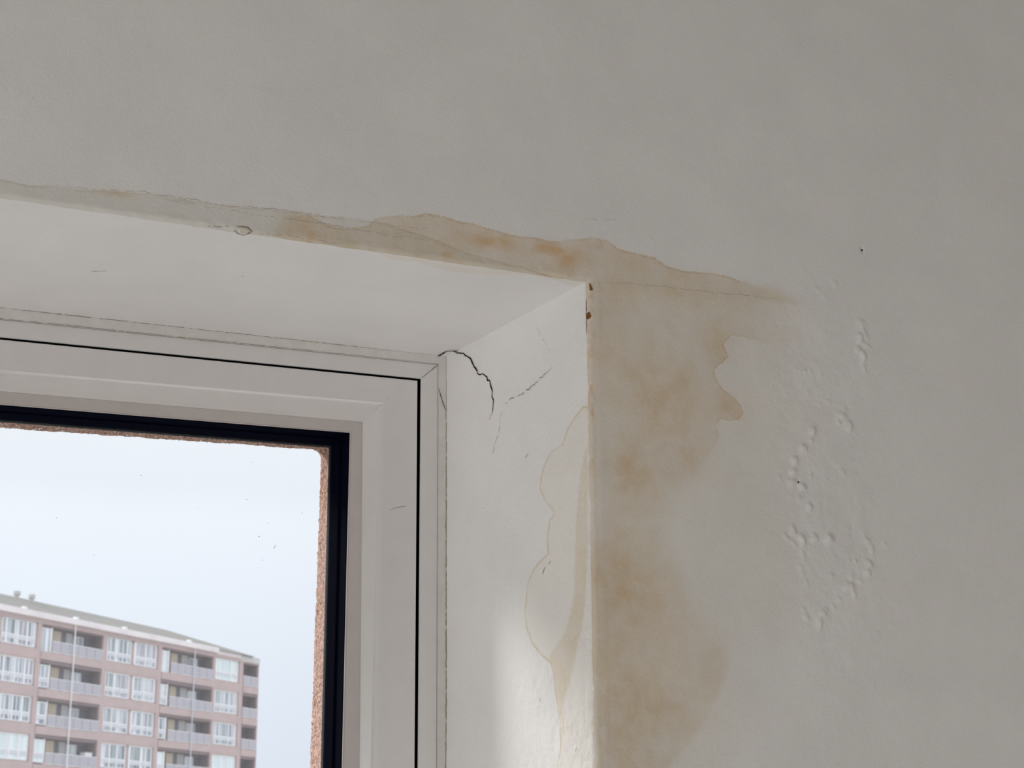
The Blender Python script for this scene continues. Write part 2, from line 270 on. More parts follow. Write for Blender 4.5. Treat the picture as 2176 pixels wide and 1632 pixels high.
def plaster(name, base, layers=(), orange=False, bump=0.0006, streak=False):
    """painted plaster; every layer is a water stain: (attr, soft attr or metres, ragged metres, tint, rim tint, rim width)"""
    m = bpy.data.materials.new(name); nt = nodes_of(m); g = N(nt)
    tc = g.new('ShaderNodeTexCoord').outputs['Object']
    n_big = g.noise(tc, 9.0, 3.0); n_mid = g.noise(tc, 45.0, 4.0); n_fine = g.noise(tc, 260.0, 4.0, 0.6)
    n_fib = g.noise(tc, 620.0, 2.0, 0.6, 1.5)
    col = g.rgba('MIX', g.rng(n_big, 0.3, 0.7), c4(*[v * 0.975 for v in base]), c4(*[min(1, v * 1.02) for v in base]))
    hue = g.noise(tc, 5.0, 2.0)
    col = g.rgba('MULTIPLY', g.rng(hue, 0.2, 0.8), col, c4(0.992, 0.997, 1.0))
    col = g.rgba('MULTIPLY', g.rng(n_fine, 0.35, 0.2, 0.0, 0.55), col, c4(0.90, 0.89, 0.88))
    edge_n = g.math('ADD', g.math('MULTIPLY', g.math('SUBTRACT', n_mid, 0.5), 1.4), g.math('MULTIPLY', g.math('SUBTRACT', n_fine, 0.5), 1.1))
    for attr, soft, rag, tint, rimc, rimw, *amt in layers:
        t = g.math('MULTIPLY_ADD', edge_n, rag, g.attr(attr))
        s = g.attr(soft) if isinstance(soft, str) else soft
        mask = g.rng(g.math('DIVIDE', g.math('MULTIPLY', t, -1.0), s), -0.5, 0.5)
        mot = g.math('MULTIPLY', g.rng(n_mid, 0.3, 0.72, 0.68, 1.0), g.rng(n_fine, 0.3, 0.7, 0.88, 1.0))
        if amt: mot = g.math('MULTIPLY', mot, g.attr(amt[0]))
        col = g.rgba('MULTIPLY', g.math('MULTIPLY', mask, mot), col, c4(*tint))
        if rimc:
            d = g.math('ABSOLUTE', g.math('ADD', t, rimw * 0.6))
            band = g.math('MULTIPLY', g.rng(d, rimw, 0.0), g.rng(n_mid, 0.3, 0.6, 0.25, 1.0))
            if amt: band = g.math('MULTIPLY', band, g.attr(amt[0]))
            if isinstance(soft, str): band = g.math('MULTIPLY', band, g.rng(s, 0.008, 0.003))
            col = g.rgba('MULTIPLY', band, col, c4(*rimc))
    if orange:
        a = g.math('MULTIPLY', g.attr('rusty'), g.rng(n_mid, 0.25, 0.7, 0.35, 1.15))
        col = g.rgba('MULTIPLY', a, col, c4(0.90, 0.66, 0.38))
    b = g.new('ShaderNodeBsdfPrincipled'); b.inputs['Roughness'].default_value = 0.85
    b.inputs['Specular IOR Level'].default_value = 0.25
    g.put(b.inputs['Base Color'], col)
    h = g.math('ADD', g.math('MULTIPLY', n_fine, 0.9), g.math('MULTIPLY', n_fib, 0.35))
    h = g.math('MULTIPLY_ADD', n_mid, 1.2, h)
    bp = g.new('ShaderNodeBump'); bp.inputs['Strength'].default_value = 1.0; bp.inputs['Distance'].default_value = bump
    g.put(bp.inputs['Height'], h); g.put(b.inputs['Normal'], bp.outputs[0])
    o = g.new('ShaderNodeOutputMaterial'); nt.links.new(b.outputs[0], o.inputs[0])
    return m

PAINT = (0.80, 0.784, 0.766)
M = {}
M['wall'] = plaster('wall_paint', PAINT, [
    ('sd_pale', 0.05, 0.035, (0.965, 0.945, 0.90), None, 0.0),
    ('sd_grey', 0.003, 0.004, (0.88, 0.875, 0.83), (0.90, 0.87, 0.82), 0.0016),
    ('sd_tan', 'soft_tan', 0.0045, (0.89, 0.79, 0.655), (0.91, 0.84, 0.74), 0.0018, 'amt_tan')], orange=True)
M['jamb'] = plaster('jamb_paint', (0.90, 0.88, 0.855), [  # jamb base raised above the wall paint, extra light put into the colour
    ('sd_jamb', 0.0015, 0.0025, (0.98, 0.955, 0.905), (0.88, 0.80, 0.685), 0.0024),
    ('sd_jamb_inner', 0.006, 0.006, (0.90, 0.835, 0.73), None, 0.0)], bump=0.0009)
M['head'] = plaster('head_paint', (0.87, 0.855, 0.85), [('sd_head', 0.004, 0.006, (0.965, 0.94, 0.88), None, 0.0)], bump=0.0002)  # underside lightened in the paint itself to add to its light
M['room'] = plain('room_paint', (0.80, 0.78, 0.75), 0.9, bump=0.0003, bscale=250)
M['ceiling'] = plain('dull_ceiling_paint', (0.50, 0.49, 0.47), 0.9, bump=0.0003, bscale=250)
M['beige'] = plain('beige_wall_paint', (0.56, 0.54, 0.515), 0.9, bump=0.0003, bscale=250)
M['floor'] = plain('pale_floor', (0.78, 0.745, 0.70), 0.5, mottle=0.12, mscale=6)
M['pvc'] = plain('white_plastic', (0.69, 0.67, 0.655), 0.24, bump=0.00001, bscale=500, mottle=0.02, mscale=30, spec=1.0)
M['strip'] = plain('aged_sealant_strip', (0.66, 0.64, 0.61), 0.55, bump=0.00012, bscale=260, mottle=0.05, mscale=60)
M['gasket'] = plain('black_rubber', (0.0008, 0.0015, 0.0075), 0.75, bump=0.00005, bscale=400, spec=0.03)
M['bead'] = plain('darker_bead_tone', (0.53, 0.485, 0.465), 0.5, spec=0.25, mottle=0.03, mscale=40)  # bead toned greyer and darker than the sash plastic
M['bottom'] = plain('shadow_gap', (0.0015, 0.0015, 0.003), 0.9, spec=0.0)
M['crack'] = plain('crack_shadow', (0.035, 0.028, 0.022), 1.0, spec=0.0)
M['hair'] = plain('hairline_crack', (0.30, 0.25, 0.20), 1.0, spec=0.0)
M['faint'] = plain('faint_crack', (0.53, 0.47, 0.41), 1.0, spec=0.0)
M['speck'] = plain('grey_dirt_speck', (0.42, 0.42, 0.46), 0.9)
M['rust'] = plain('rust', (0.20, 0.085, 0.02), 0.9, bump=0.0003, bscale=700, mottle=0.35, mscale=300)
M['flake'] = plain('paint_flake', (0.72, 0.67, 0.60), 0.8, bump=0.0003, bscale=500, mottle=0.1, mscale=120)
M['dirt'] = plain('dirt', (0.22, 0.19, 0.17), 0.9)
M['fleck'] = plain('white_speck', (0.9, 0.87, 0.84), 0.6)
def render_coat():
    m = bpy.data.materials.new('brown_pebble_render'); nt = nodes_of(m); g = N(nt)
    tc = g.new('ShaderNodeTexCoord').outputs['Object']
    f = g.noise(tc, 330.0, 4.0, 0.65); f2 = g.noise(tc, 90.0, 3.0)
    col = g.rgba('MIX', g.rng(f, 0.34, 0.62), c4(0.17, 0.066, 0.040), c4(0.48, 0.30, 0.22))
    col = g.rgba('MULTIPLY', g.rng(f2, 0.3, 0.7), col, c4(0.90, 0.84, 0.80))
    b = g.new('ShaderNodeBsdfPrincipled'); b.inputs['Roughness'].default_value = 0.95
    g.put(b.inputs['Base Color'], col)
    bp = g.new('ShaderNodeBump'); bp.inputs['Distance'].default_value = 0.0012; g.put(bp.inputs['Height'], f); g.put(b.inputs['Normal'], bp.outputs[0])
    o = g.new('ShaderNodeOutputMaterial'); nt.links.new(b.outputs[0], o.inputs[0]); return m
M['render'] = render_coat()
def glass():
    m = bpy.data.materials.new('window_glass'); nt = nodes_of(m); g = N(nt)
    tr = g.new('ShaderNodeBsdfTransparent'); tr.inputs[0].default_value = c4(0.985, 0.99, 0.99)
    gl = g.new('ShaderNodeBsdfGlossy'); gl.inputs['Roughness'].default_value = 0.02
    tl = g.new('ShaderNodeBsdfTranslucent'); tl.inputs[0].default_value = c4(0.9, 0.92, 0.95)
    fr = g.new('ShaderNodeFresnel'); fr.inputs[0].default_value = 1.45
    m1 = g.new('ShaderNodeMixShader'); m1.inputs[0].default_value = 0.03      # translucent share puts the haze over the view into the pane
    nt.links.new(tr.outputs[0], m1.inputs[1]); nt.links.new(tl.outputs[0], m1.inputs[2])
    m2 = g.new('ShaderNodeMixShader'); g.put(m2.inputs[0], g.math('MULTIPLY', fr.outputs[0], 0.6))
    nt.links.new(m1.outputs[0], m2.inputs[1]); nt.links.new(gl.outputs[0], m2.inputs[2])
    o = g.new('ShaderNodeOutputMaterial'); nt.links.new(m2.outputs[0], o.inputs[0]); return m
M['glass'] = glass()

# ---------------------------------------------------------------- the room
def shell(name, m, label, cat, *boxes):
    b = MB()
    for bx in boxes: b.box(*bx)
    return tag(b.build(name, m), label, cat, 'structure')
RX0, RX1, RY0, RH = -2.0, 2.6, -4.0, 2.90
shell('floor', M['floor'], 'pale laminate floor of the room', 'floor', (RX0, RX1, RY0, 0.40, -0.1, 0))
shell('ceiling', M['ceiling'], 'dull white ceiling high above the damp wall', 'ceiling', (RX0 - .2, RX1 + .2, RY0 - .2, 0.42, RH, RH + 0.2))
shell('wall_right', M['beige'], 'plain beige side wall beyond the stained wall', 'wall', (RX1, RX1 + 0.2, RY0 - .2, 0.40, -0.1, RH))
shell('wall_left', M['room'], 'white side wall with a balcony door opening', 'wall',
      (RX0 - 0.2, RX0, RY0 - .2, -2.10, -0.1, RH), (RX0 - 0.2, RX0, -0.80, 0.40, -0.1, RH), (RX0 - 0.2, RX0, -2.10, -0.80, -0.1, 0.04), (RX0 - 0.2, RX0, -2.10, -0.80, 2.15, RH))
shell('wall_rear', M['beige'], 'plain beige wall behind the camera', 'wall', (RX0, RX1, RY0 - .2, RY0, -0.1, RH))

# the stained wall, one continuous plastered surface with a hole for the recess
def lines(*parts):
    o = []
    for a, b, s in parts: o += list(np.linspace(a, b, max(2, int(round((b - a) / s)) + 1))[:-1])
    return np.array(o + [parts[-1][1]])
gx = lines((RX0, XL, 0.1), (XL, -0.25, 0.02), (-0.25, 0.0, 0.005), (0.0, 0.62, 0.0026), (0.62, XE, 0.0014), (XE, 1.10, 0.0013), (1.10, 1.36, 0.003), (1.36, RX1, 0.05))
gz = lines((0.0, ZB, 0.1), (ZB, 1.60, 0.03), (1.60, ZE, 0.0014), (ZE, 2.24, 0.0014), (2.24, 2.70, 0.003), (2.70, RH, 0.05))
X0, Z0 = np.meshgrid(gx, gz, indexing='ij')
def fall(d): return 1 - sstep(d / 0.25)
X = X0 + KE * (np.minimum(Z0, ZE) - ZE) * fall(np.abs(X0 - XE)) * (Z0 > 1.0)
Z = Z0 + ME * (np.minimum(X0, XE) - XE) * fall(np.abs(Z0 - ZE))
e = np.where(X0 < XE, Z0 - ZE, np.where(Z0 < ZE, X0 - XE, np.hypot(X0 - XE, Z0 - ZE)))
e = np.where((X0 < XE) & (Z0 < ZE), 0.0, e)
e = np.where(X0 < XL - 1e-6, 1.0, e)
r = 0.0042 + 0.0012 * vnoise(X0 + Z0, Z0 - X0, 0.02, 3)
ee = np.clip(e, 0, r)
Y = r - np.sqrt(np.maximum(r * r - (r - ee) ** 2, 0))
near = np.exp(-(e / 0.006) ** 2)
Y += near * (0.0007 * vnoise(X0, Z0, 0.004, 4) + 0.0006 * vnoise(X0, Z0, 0.011, 5))
# trowel waviness of the whole wall
Y += 0.0007 * vnoise(X, Z, 0.11, 8) + 0.00025 * vnoise(X, Z, 0.03, 9) + 0.00009 * vnoise(X, Z, 0.009, 10)
# plaster bead along the upright edge
Y -= 0.0007 * np.exp(-((X0 - XE - 0.011) / 0.004) ** 2) * (Z0 < ZE) * (0.6 + 0.4 * vnoise(X0, Z0, 0.03, 12))
# blistered paint
def bump(cx, cz, rx, rz, ang, h, pw=1.4):
    c, s = math.cos(ang), math.sin(ang); R = max(rx, rz) * 2.2
    i0, i1 = np.searchsorted(gx, [cx - R - .02, cx + R + .02]); j0, j1 = np.searchsorted(gz, [cz - R - .02, cz + R + .02])
    sl = (slice(i0, i1), slice(j0, j1)); dx, dz = X[sl] - cx, Z[sl] - cz
    dx = dx + 0.0012 * vnoise(X[sl], Z[sl], 0.004, 21); dz = dz + 0.0012 * vnoise(X[sl], Z[sl], 0.004, 22)
    u, w = (dx * c + dz * s) / rx, (-dx * s + dz * c) / rz
    q = u * u + w * w
    # lifted flap: gentle towards lower left, abrupt towards upper right
    tilt = 1 + 0.45 * np.clip(u * 0.8 + w * 0.5, -1, 1)
    Y[sl] -= h * tilt * np.exp(-q ** pw)
PX = 0.00052
for cx, cz, rx, rz, a, h in BLIST: bump(cx, cz, rx * PX, rz * PX, -a, h * 0.0010)
for cx, cz, rr, h in PITS: bump(cx, cz, rr * PX, rr * PX, 0, -0.0022 * h, 2.0)
for cx, cz, rx, rz, h in DENTS_EDGE: bump(cx, cz - 0.001, rx * PX, rz * PX, 0, -0.0014 * h, 1.0)
# raised blister field underneath
q = ((X - 0.955) / 0.05) ** 2 + ((Z - 1.90) / 0.12) ** 2
Y -= 0.0008 * np.exp(-q) * (1 + 0.6 * vnoise(X, Z, 0.02, 30))
q2 = sstep(1.3 - ((X - 0.955) / 0.075) ** 2 - ((Z - 1.97) / 0.26) ** 2)
Y -= q2 * (0.00042 * vnoise(X, Z, 0.011, 31) + 0.00020 * vnoise(X, Z, 0.005, 32))
low = sstep((1.86 - Z) / 0.2) * np.exp(-np.maximum(X - XE, 0) / 0.12)
Y -= low * (0.00035 * vnoise(X, Z * 0.7, 0.010, 33) + 0.00018 * vnoise(X, Z, 0.004, 34))
sd_tan = sdf(X, Z, ST_TAN); sd_grey = sdf(X, Z, ST_GREY); sd_pale = sdf(X, Z, ST_PALE)
soft = 0.0022 + 0.030 * sstep((2.005 - Z) / 0.05) * sstep((X - 0.70) / 0.03) * (1 - 0.75 * sstep((1.79 - Z) / 0.04)) + 0.018 * sstep((X - 0.86) / 0.05) * sstep((Z - 2.10) / 0.03)
soft += 0.03 * sstep((0.37 - X) / 0.03)
rusty = np.zeros_like(X)
for cx, cz, rx, rz, h in ORANGE:
    if cz < 2.12: h, rx, rz = h * 0.55, rx * 1.35, rz * 1.35
    rusty = np.maximum(rusty, h * np.exp(-((X - cx) / (rx * PX)) ** 2 - ((Z - cz) / (rz * PX)) ** 2))
amt = np.where(Z > 2.172, 1.0, 1.0 - 0.45 * sstep((2.172 - Z) / 0.03) * sstep((X - 0.66) / 0.03))
for cx, cz, rx, rz, h in AMT:
    amt = amt + h * np.exp(-((X - cx) / (rx * PX)) ** 2 - ((Z - cz) / (rz * PX)) ** 2) * (Z < 2.172)
amt *= 1 - 0.75 * sstep((X - 0.86) / 0.05) * sstep((2.172 - Z) / 0.01)
amt = np.clip(amt * (1 + 0.25 * vnoise(X, Z, 0.035, 71) + 0.12 * vnoise(X, Z, 0.012, 72)), 0, 1.15)
edge_rust = np.exp(-((X0 - XE - 0.0022) / 0.0022) ** 2) * sstep((Z - 1.90) / 0.12) * sstep((2.158 - Z) / 0.01)
rusty = np.maximum(rusty, edge_rust * np.clip(0.22 + 0.55 * vnoise(X0, Z0, 0.0035, 81) + 0.25 * vnoise(X0, Z0, 0.012, 82), 0, 0.8))
# a cleaner patch of paint beside the edge
clean = np.exp(-((X - 0.712) / 0.022) ** 2 - ((Z - 2.022) / 0.035) ** 2) + 0.8 * np.exp(-((X - 0.690) / 0.010) ** 2 - ((Z - 1.93) / 0.09) ** 2)
sd_tan = sd_tan + clean * 0.030; soft = np.maximum(soft, 0.03 * np.clip(clean * 2, 0, 1))
rusty *= 1 - np.clip(clean, 0, 1)
cx0 = 0.5 * (gx[:-1] + gx[1:]); cz0 = 0.5 * (gz[:-1] + gz[1:])
hole = ((cx0 > XL) & (cx0 < XE))[:, None] & ((cz0 > ZB) & (cz0 < ZE))[None, :]
wall = grid_mesh('wall_front', np.stack([X, Y, Z], -1), M['wall'], None, ~hole,
                 dict(amt_tan=amt, sd_tan=sd_tan, sd_grey=sd_grey, sd_pale=sd_pale, soft_tan=soft, rusty=rusty))
tag(wall, 'off-white plastered wall with brown water stains and blistered paint around the window recess', 'wall', 'structure')

# the recess: right jamb, head, left jamb, sill
v = np.concatenate([np.linspace(0, 0.52, 20)[:-1], np.linspace(0.52, 1, 420)]); u = np.linspace(0.0022 / T, 1.012, 190)
U, V = np.meshgrid(u, v, indexing='ij')
ztop = ZE + (JZ - ZE) * U + 0.004
Zj = ZB + V * (ztop - ZB); Yj = U * T; Xj = xf(Zj) + (xb(Zj) - xf(Zj)) * U
lo = sstep((1.90 - Zj) / 0.15)
Xj -= 0.0006 * vnoise(Yj, Zj, 0.06, 41) + (0.0002 + 0.0007 * lo * np.exp(-Yj / 0.09)) * vnoise(Yj, Zj * 0.75, 0.008, 42) - 0.0007 * lo * np.exp(-Yj / 0.08) * vnoise(Yj, Zj, 0.0038, 46) + 0.00008 * vnoise(Yj, Zj, 0.003, 43)
Xj += np.exp(-((Yj - .0042) / 0.004) ** 2) * (0.0006 * vnoise(Yj, Zj, 0.005, 44) + 0.0005 * vnoise(Yj, Zj, 0.015, 45))
Xj += 0.0010 * np.exp(-((Yj - 0.017) / 0.0016) ** 2) * sstep((1.80 - np.abs(Zj - 1.735) * 0 - Zj) / 0.03) * sstep((Zj - 1.69) / 0.02)   # open seam near the edge
Xj += np.clip(0.0062 - Yj, 0, 1) * 0.8
jamb = grid_mesh('right_jamb', np.stack([Xj, Yj, Zj], -1), M['jamb'], wall, None, dict(sd_jamb=sdf(Yj, Zj, ST_JAMB), sd_jamb_inner=sdf(Yj, Zj, ST_JAMB2)))
jamb['label'] = 'white right side of the window recess with a yellow tide mark'
v = np.concatenate([np.linspace(0, 0.49, 20)[:-1], np.linspace(0.49, 1, 330)]); u = np.linspace(0.0022 / T, 1.012, 130)
U, V = np.meshgrid(u, v, indexing='ij')
xr = XE + (JX - XE) * U + 0.004
Xh = XL + V * (xr - XL); Yh = U * T; Zh = zf(Xh) + (zb(Xh) - zf(Xh)) * U
Zh += 0.0005 * vnoise(Xh, Yh, 0.08, 51) + 0.00012 * vnoise(Xh, Yh, 0.01, 52)
Zh += np.clip(0.0062 - Yh, 0, 1) * 0.8
Zh -= 0.0006 * np.exp(-((Yh - .0042) / 0.004) ** 2) * vnoise(Xh, Yh, 0.012, 53)
head = grid_mesh('recess_head', np.stack([Xh, Yh, Zh], -1)[:, ::-1], M['head'], wall, None, dict(sd_head=sdf(Xh, Yh, ST_HEAD)[:, ::-1]))
head['label'] = 'white underside of the window recess'
b = MB(); b.poly([(XL, 0, ZB), (XL, 0, zf(XL)), (XL + .06, T, zb(XL)), (XL + .06, T, ZB)], [(0, 1, 2, 3)])
b.build('left_jamb', M['jamb'], wall)
b = MB().box(XL - .04, XE + .04, -0.05, T + .005, ZB - .03, ZB)
b.build('sill_board', M['pvc'], wall, bevel=0.004)

# ---------------------------------------------------------------- cracks, chips and rust on that wall
def ribbon(name, pts, to3, w, mat, jag=0.0006, step=0.0022, seed=0, parent=None, taper=True, broken=0.0):
    """a torn hairline: a thin sliver with uneven sides that follows the surface"""
    rg = np.random.default_rng(seed + 100); P = []
    pts = [np.array(p[:2], float) for p in pts]
    for a, c in zip(pts[:-1], pts[1:]):
        n = max(1, int(np.linalg.norm(c - a) / step)); P += [a + (c - a) * k / n for k in range(n)]
    P.append(pts[-1]); P = np.array(P); n = len(P)
    P[1:-1] += rg.normal(0, jag * 0.5, (n - 2, 2)) if n > 2 else 0
    d = np.gradient(P, axis=0); d /= np.linalg.norm(d, axis=1)[:, None] + 1e-9; nn = np.stack([-d[:, 1], d[:, 0]], -1)
    t = np.linspace(0, 1, n); tp = np.minimum(1, 5 * np.minimum(t + .04, 1.04 - t)) if taper else np.ones(n)
    wid = w * 0.5 * tp * rg.uniform(0.55, 1.35, n)
    gap = rg.uniform(0, 1, n) < broken
    b = MB(); vs = []
    for k in range(n):
        vs += [to3(*(P[k] + nn[k] * wid[k])), to3(*(P[k] - nn[k] * wid[k]))]
    b.poly(vs, [(2 * k, 2 * k + 1, 2 * k + 3, 2 * k + 2) for k in range(n - 1) if not gap[k]])
    return b.build(name, mat, parent)
def samp(axa, axb, F):
    """surface height lookup on a tensor lattice"""
    def f(a, c):
        i = int(np.clip(np.searchsorted(axa, a), 1, len(axa) - 1)); j = int(np.clip(np.searchsorted(axb, c), 1, len(axb) - 1))
        return float(F[i - 1:i + 1, j - 1:j + 1].min())
    return f
wy = samp(gx, gz, Y)
def on_wall(x, z): return (x, wy(x, z) - 0.00025, z)
def on_jamb(y, z):
    U = y / T; return (xf(z) + (xb(z) - xf(z)) * U - 0.0011, y, z)
def on_head(x, y):
    return (x, y, zf(x) + (zb(x) - zf(x)) * y / T - 0.0009)
ribbon('crack', CR_HEAD, on_head, 0.0024, M['crack'], jag=0.0010, step=0.003, seed=1, parent=wall)
cr = ribbon('crack', CR_MAIN, on_jamb, 0.0016, M['crack'], jag=0.0020, step=0.0034, seed=6, parent=wall); cr['label'] = 'black open crack curving down the jamb from the frame corner'
ribbon('crack', CR_FINE_A, on_jamb, jag=0.0015, step=0.003, w=0.0009, mat=M['hair'], seed=3, parent=wall, broken=0.25)
ribbon('crack', CR_FINE_B, on_jamb, jag=0.0015, step=0.003, w=0.0007, mat=M['faint'], seed=4, parent=wall, broken=0.35)
ribbon('crack', CR_FINE_C, on_jamb, jag=0.0015, step=0.003, w=0.0005, mat=M['faint'], seed=5, parent=wall, broken=0.55)
for k, (pts, w, br) in enumerate([(CR_LINTEL_A, 0.0009, 0.2), (CR_LINTEL_B, 0.0006, 0.3), (CR_LINTEL_C, 0.0008, 0.35), (CR_RIGHT, 0.0007, 0.08), (CR_GREY2, 0.0006, 0.5), (CR_UP, 0.0005, 0.6), (FLAKE_RIM, 0.0012, 0.4), (CR_EDGE, 0.0013, 0.2), (CR_EDGE2, 0.0007, 0.3)]):
    ribbon('crack', pts, on_wall, w * 0.85, M['faint' if k != 6 else 'hair'], jag=0.0011, step=0.003, seed=10 + k, parent=wall, broken=br)
def chip(name, pts, to3, mat, thick, out):
    n = len(pts); b = MB(); o = Vector(out) * thick
    base = [Vector(to3(*p[:2])) for p in pts]; c = sum(base, Vector()) / n
    top = [p.lerp(c, 0.25) + o for p in base]
    b.poly(base + top + [c + o * 1.15], [(i, (i + 1) % n, n + (i + 1) % n, n + i) for i in range(n)] + [(n + i, n + (i + 1) % n, 2 * n) for i in range(n)])
    return b.build(name, mat, wall)
for k, p in enumerate(NICKS): ribbon('scratch', p, on_jamb, 0.0010, M['hair'], step=0.002, seed=60 + k, parent=wall)
chip('rust_spot', RUST_A, on_wall, M['rust'], 0.0006, (0, -1, 0))
chip('rust_spot', RUST_B, on_wall, M['rust'], 0.0008, (0, -1, 0))
ribbon('rust_spot', EDGE_RUST, lambda y, z: (xf(z) - 0.0005, 0.0045 + y, z), 0.0011, M['rust'], jag=0.0006, step=0.002, seed=90, parent=wall)
chip('paint_flake', FLAKE, lambda x, z: (x, -0.0006, z), M['flake'], 0.0018, (0, -0.8, -0.6))
for x, z, rr, h in PITS:
    if h >= 1:
        b = MB(); y = wy(x, z); n = 9
        b.poly([(x + rr * 0.62 * PX * math.cos(2 * math.pi * k / n), y - 0.0006, z + rr * 0.62 * PX * math.sin(2 * math.pi * k / n)) for k in range(n)] + [(x, y + 0.001, z)],
               [(k, (k + 1) % n, n) for k in range(n)])
        b.build('nail_hole', M['crack'], wall)
for (x, y, s), l in zip(BRUSH_H, (0.016, 0.003, 0.002, 0.003)):
    ribbon('scratch', [(x - l / 2, y + l * .15), (x, y), (x + l / 2, y - l * .25)], on_head, 0.0007, M['hair'], seed=int(x * 999), parent=wall)

# rough brown render around the outside of the opening (right side and top), seen through the pane
_, SX, SZ, SM, SK = RING['sky']
path = []
for x in np.linspace(-0.62, SX - 0.013, 300): path.append((x, SZ + SM * (x - SX), 0.0, 1.0))
for a in np.linspace(0, math.pi / 2, 14)[1:-1]:
    path.append((SX - 0.012 + 0.012 * math.sin(a), SZ - 0.012 + 0.012 * math.cos(a), math.sin(a), math.cos(a)))
for z in np.linspace(SZ - 0.012, 1.55, 300): path.append((SX + SK * (z - SZ), z, 1.0, 0.0))
path.append((SX + SK * (0.95 - SZ), 0.95, 1.0, 0.0))
path = np.array(path)
prof = [(0.022, 0.30), (0.020, 0.33), (0.016, 0.36), (0.012, 0.385), (0.008, 0.405), (0.004, 0.42), (0.0015, 0.432), (0.0, 0.44), (0.002, 0.447), (0.008, 0.45), (0.05, 0.45), (0.6, 0.45)]
fine = []
for (o0, y0), (o1, y1) in zip(prof[:-3], prof[1:-2]):
    for k in range(5): fine.append((o0 + (o1 - o0) * k / 5, y0 + (y1 - y0) * k / 5))
fine += prof[-3:]
s_ = np.arange(len(path)) * 0.002
P = np.zeros((len(path), len(fine), 3))
for j, (o, y) in enumerate(fine):
    k = (0.0008 * vnoise(s_, np.full_like(s_, y), 0.0045, 61) + 0.0008 * vnoise(s_, np.full_like(s_, y), 0.0018, 62)) * (1 if o < 0.04 else 0)
    P[:, j, 0] = path[:, 0] + path[:, 2] * (o + k); P[:, j, 2] = path[:, 1] + path[:, 3] * (o + k); P[:, j, 1] = y
ext = grid_mesh('outer_render', P, M['render'], wall)
ext['label'] = 'rough brown rendered edge outside the pane'
b = MB()
for k in range(260):
    x = random.uniform(0.0, SX - 0.02); q = random.random() ** 1.5
    y = 0.44 - 0.05 * q; z = SZ + SM * (x - SX) + 0.0055 * q * 1.0 - 0.0004; rr = random.uniform(0.0005, 0.0012)
    b.poly([(x - rr, y, z), (x + rr, y, z), (x, y - rr, z), (x, y + rr, z), (x, y, z - rr * 1.4), (x, y, z + rr)],
           [(0, 2, 4), (2, 1, 4), (1, 3, 4), (3, 0, 4), (2, 0, 5), (1, 2, 5), (3, 1, 5), (0, 3, 5)])
for k in range(30):
    z = SZ - 0.006 - 0.05 * random.random() ** 1.6; x = SX + SK * (z - SZ) + random.uniform(-0.0005, 0.006); y = 0.44 - random.uniform(0, .04); rr = random.uniform(0.0004, 0.0009)
    b.poly([(x - rr, y, z), (x + rr, y, z), (x, y - rr, z), (x, y + rr, z), (x, y, z - rr), (x, y, z + rr)],
           [(0, 2, 4), (2, 1, 4), (1, 3, 4), (3, 0, 4), (2, 0, 5), (1, 2, 5), (3, 1, 5), (0, 3, 5)])
tag(b.build('white_specks', M['fleck'], wall), 'white specks on the brown render', None, 'stuff')  # small white specks along the render edge
b = MB().box(RX0 - .2, XL - .0, 0.40, 0.46, -0.1, RH); b.box(1.1, RX1 + .2, 0.40, 0.46, -0.1, RH)
b.box(XL, 1.1, 0.40, 0.46, -0.1, ZB - .01); b.box(XL, 1.1, 0.40, 0.46, 2.6, RH)
b.build('outer_leaf', M['render'], wall)

# ---------------------------------------------------------------- the window: fixed frame, sealant strip, sash, gasket, pane
win = tag(empty('window_1', (0, T, ZB)), 'white plastic window with a black gasket set deep in the stained wall', 'window', 'structure')
RING['bevel0'] = RING['bevel0'][:4] + (0.004,)
def quad(name, y=None, d=0.0, dz=None):
    """four corners of one profile line of the window, d metres further inwards"""
    y0, x, z, m, k = RING[name]; y0 = y if y is not None else y0
    ins = JX - x; x -= d; z -= d if dz is None else dz
    l, bt = -0.64 + ins + d, 0.95 + ins + d
    return [(l, y0, z + m * (l - x)), (x, y0, z), (x + k * (bt - z), y0, bt), (l, y0, bt)]
def blend(q0, q1, t, y):
    return [(a[0] + (c[0] - a[0]) * t, y, a[2] + (c[2] - a[2]) * t) for a, c in zip(q0, q1)]
def loft(name, quads, mat, parent=win, smooth=False):
    b = MB(); vs = [p for q in quads for p in q]; off = (0, T, ZB)
    vs = [(p[0] - off[0], p[1] - off[1], p[2] - off[2]) for p in vs]; n = len(quads); fs = []
    for i in range(n - 1):
        for k in range(4):
            a, c = 4 * i + k, 4 * i + (k + 1) % 4; fs.append((a, c, c + 4, a + 4))
    b.poly(vs, fs); o = b.build(name, mat, parent)
    if smooth: o.data.polygons.foreach_set('use_smooth', [True] * len(o.data.polygons))
    return o
J, ST, GO, GI, B0, BD, G0, GM, G1 = (quad(n) for n in ('joint', 'strip', 'gapout', 'gapin', 'bevel0', 'bead', 'gask0', 'gaskm', 'gask1'))
Jo = quad('joint', d=-0.02)
loft('sealant_strip', [quad('joint', 0.286, -0.02), quad('joint', 0.279, -0.004), quad('joint', 0.2788), quad('strip', 0.2795, -0.0006), quad('strip', 0.2830)], M['strip'])['label'] = 'yellowed sealant strip between frame and plaster'
loft('frame', [quad('strip', 0.2845), quad('strip', 0.2824, 0.0004), quad('gapout', 0.2824, -0.0006), quad('gapout', 0.2834), quad('gapout', 0.3000), quad('gapout', 0.36)], M['pvc'])
loft('frame_gap_shade', [quad('gapout', 0.3005, -0.0003), quad('gapout', 0.284, 0.0001), quad('gapout', 0.2965, 0.0012), quad('gapin', 0.297, 0.012)], M['bottom'])  # near-black lining puts the shade of the sash gap into colour
sq = [quad('gapin', 0.36), quad('gapin', 0.2826), quad('gapin', 0.2814, 0.0008)]
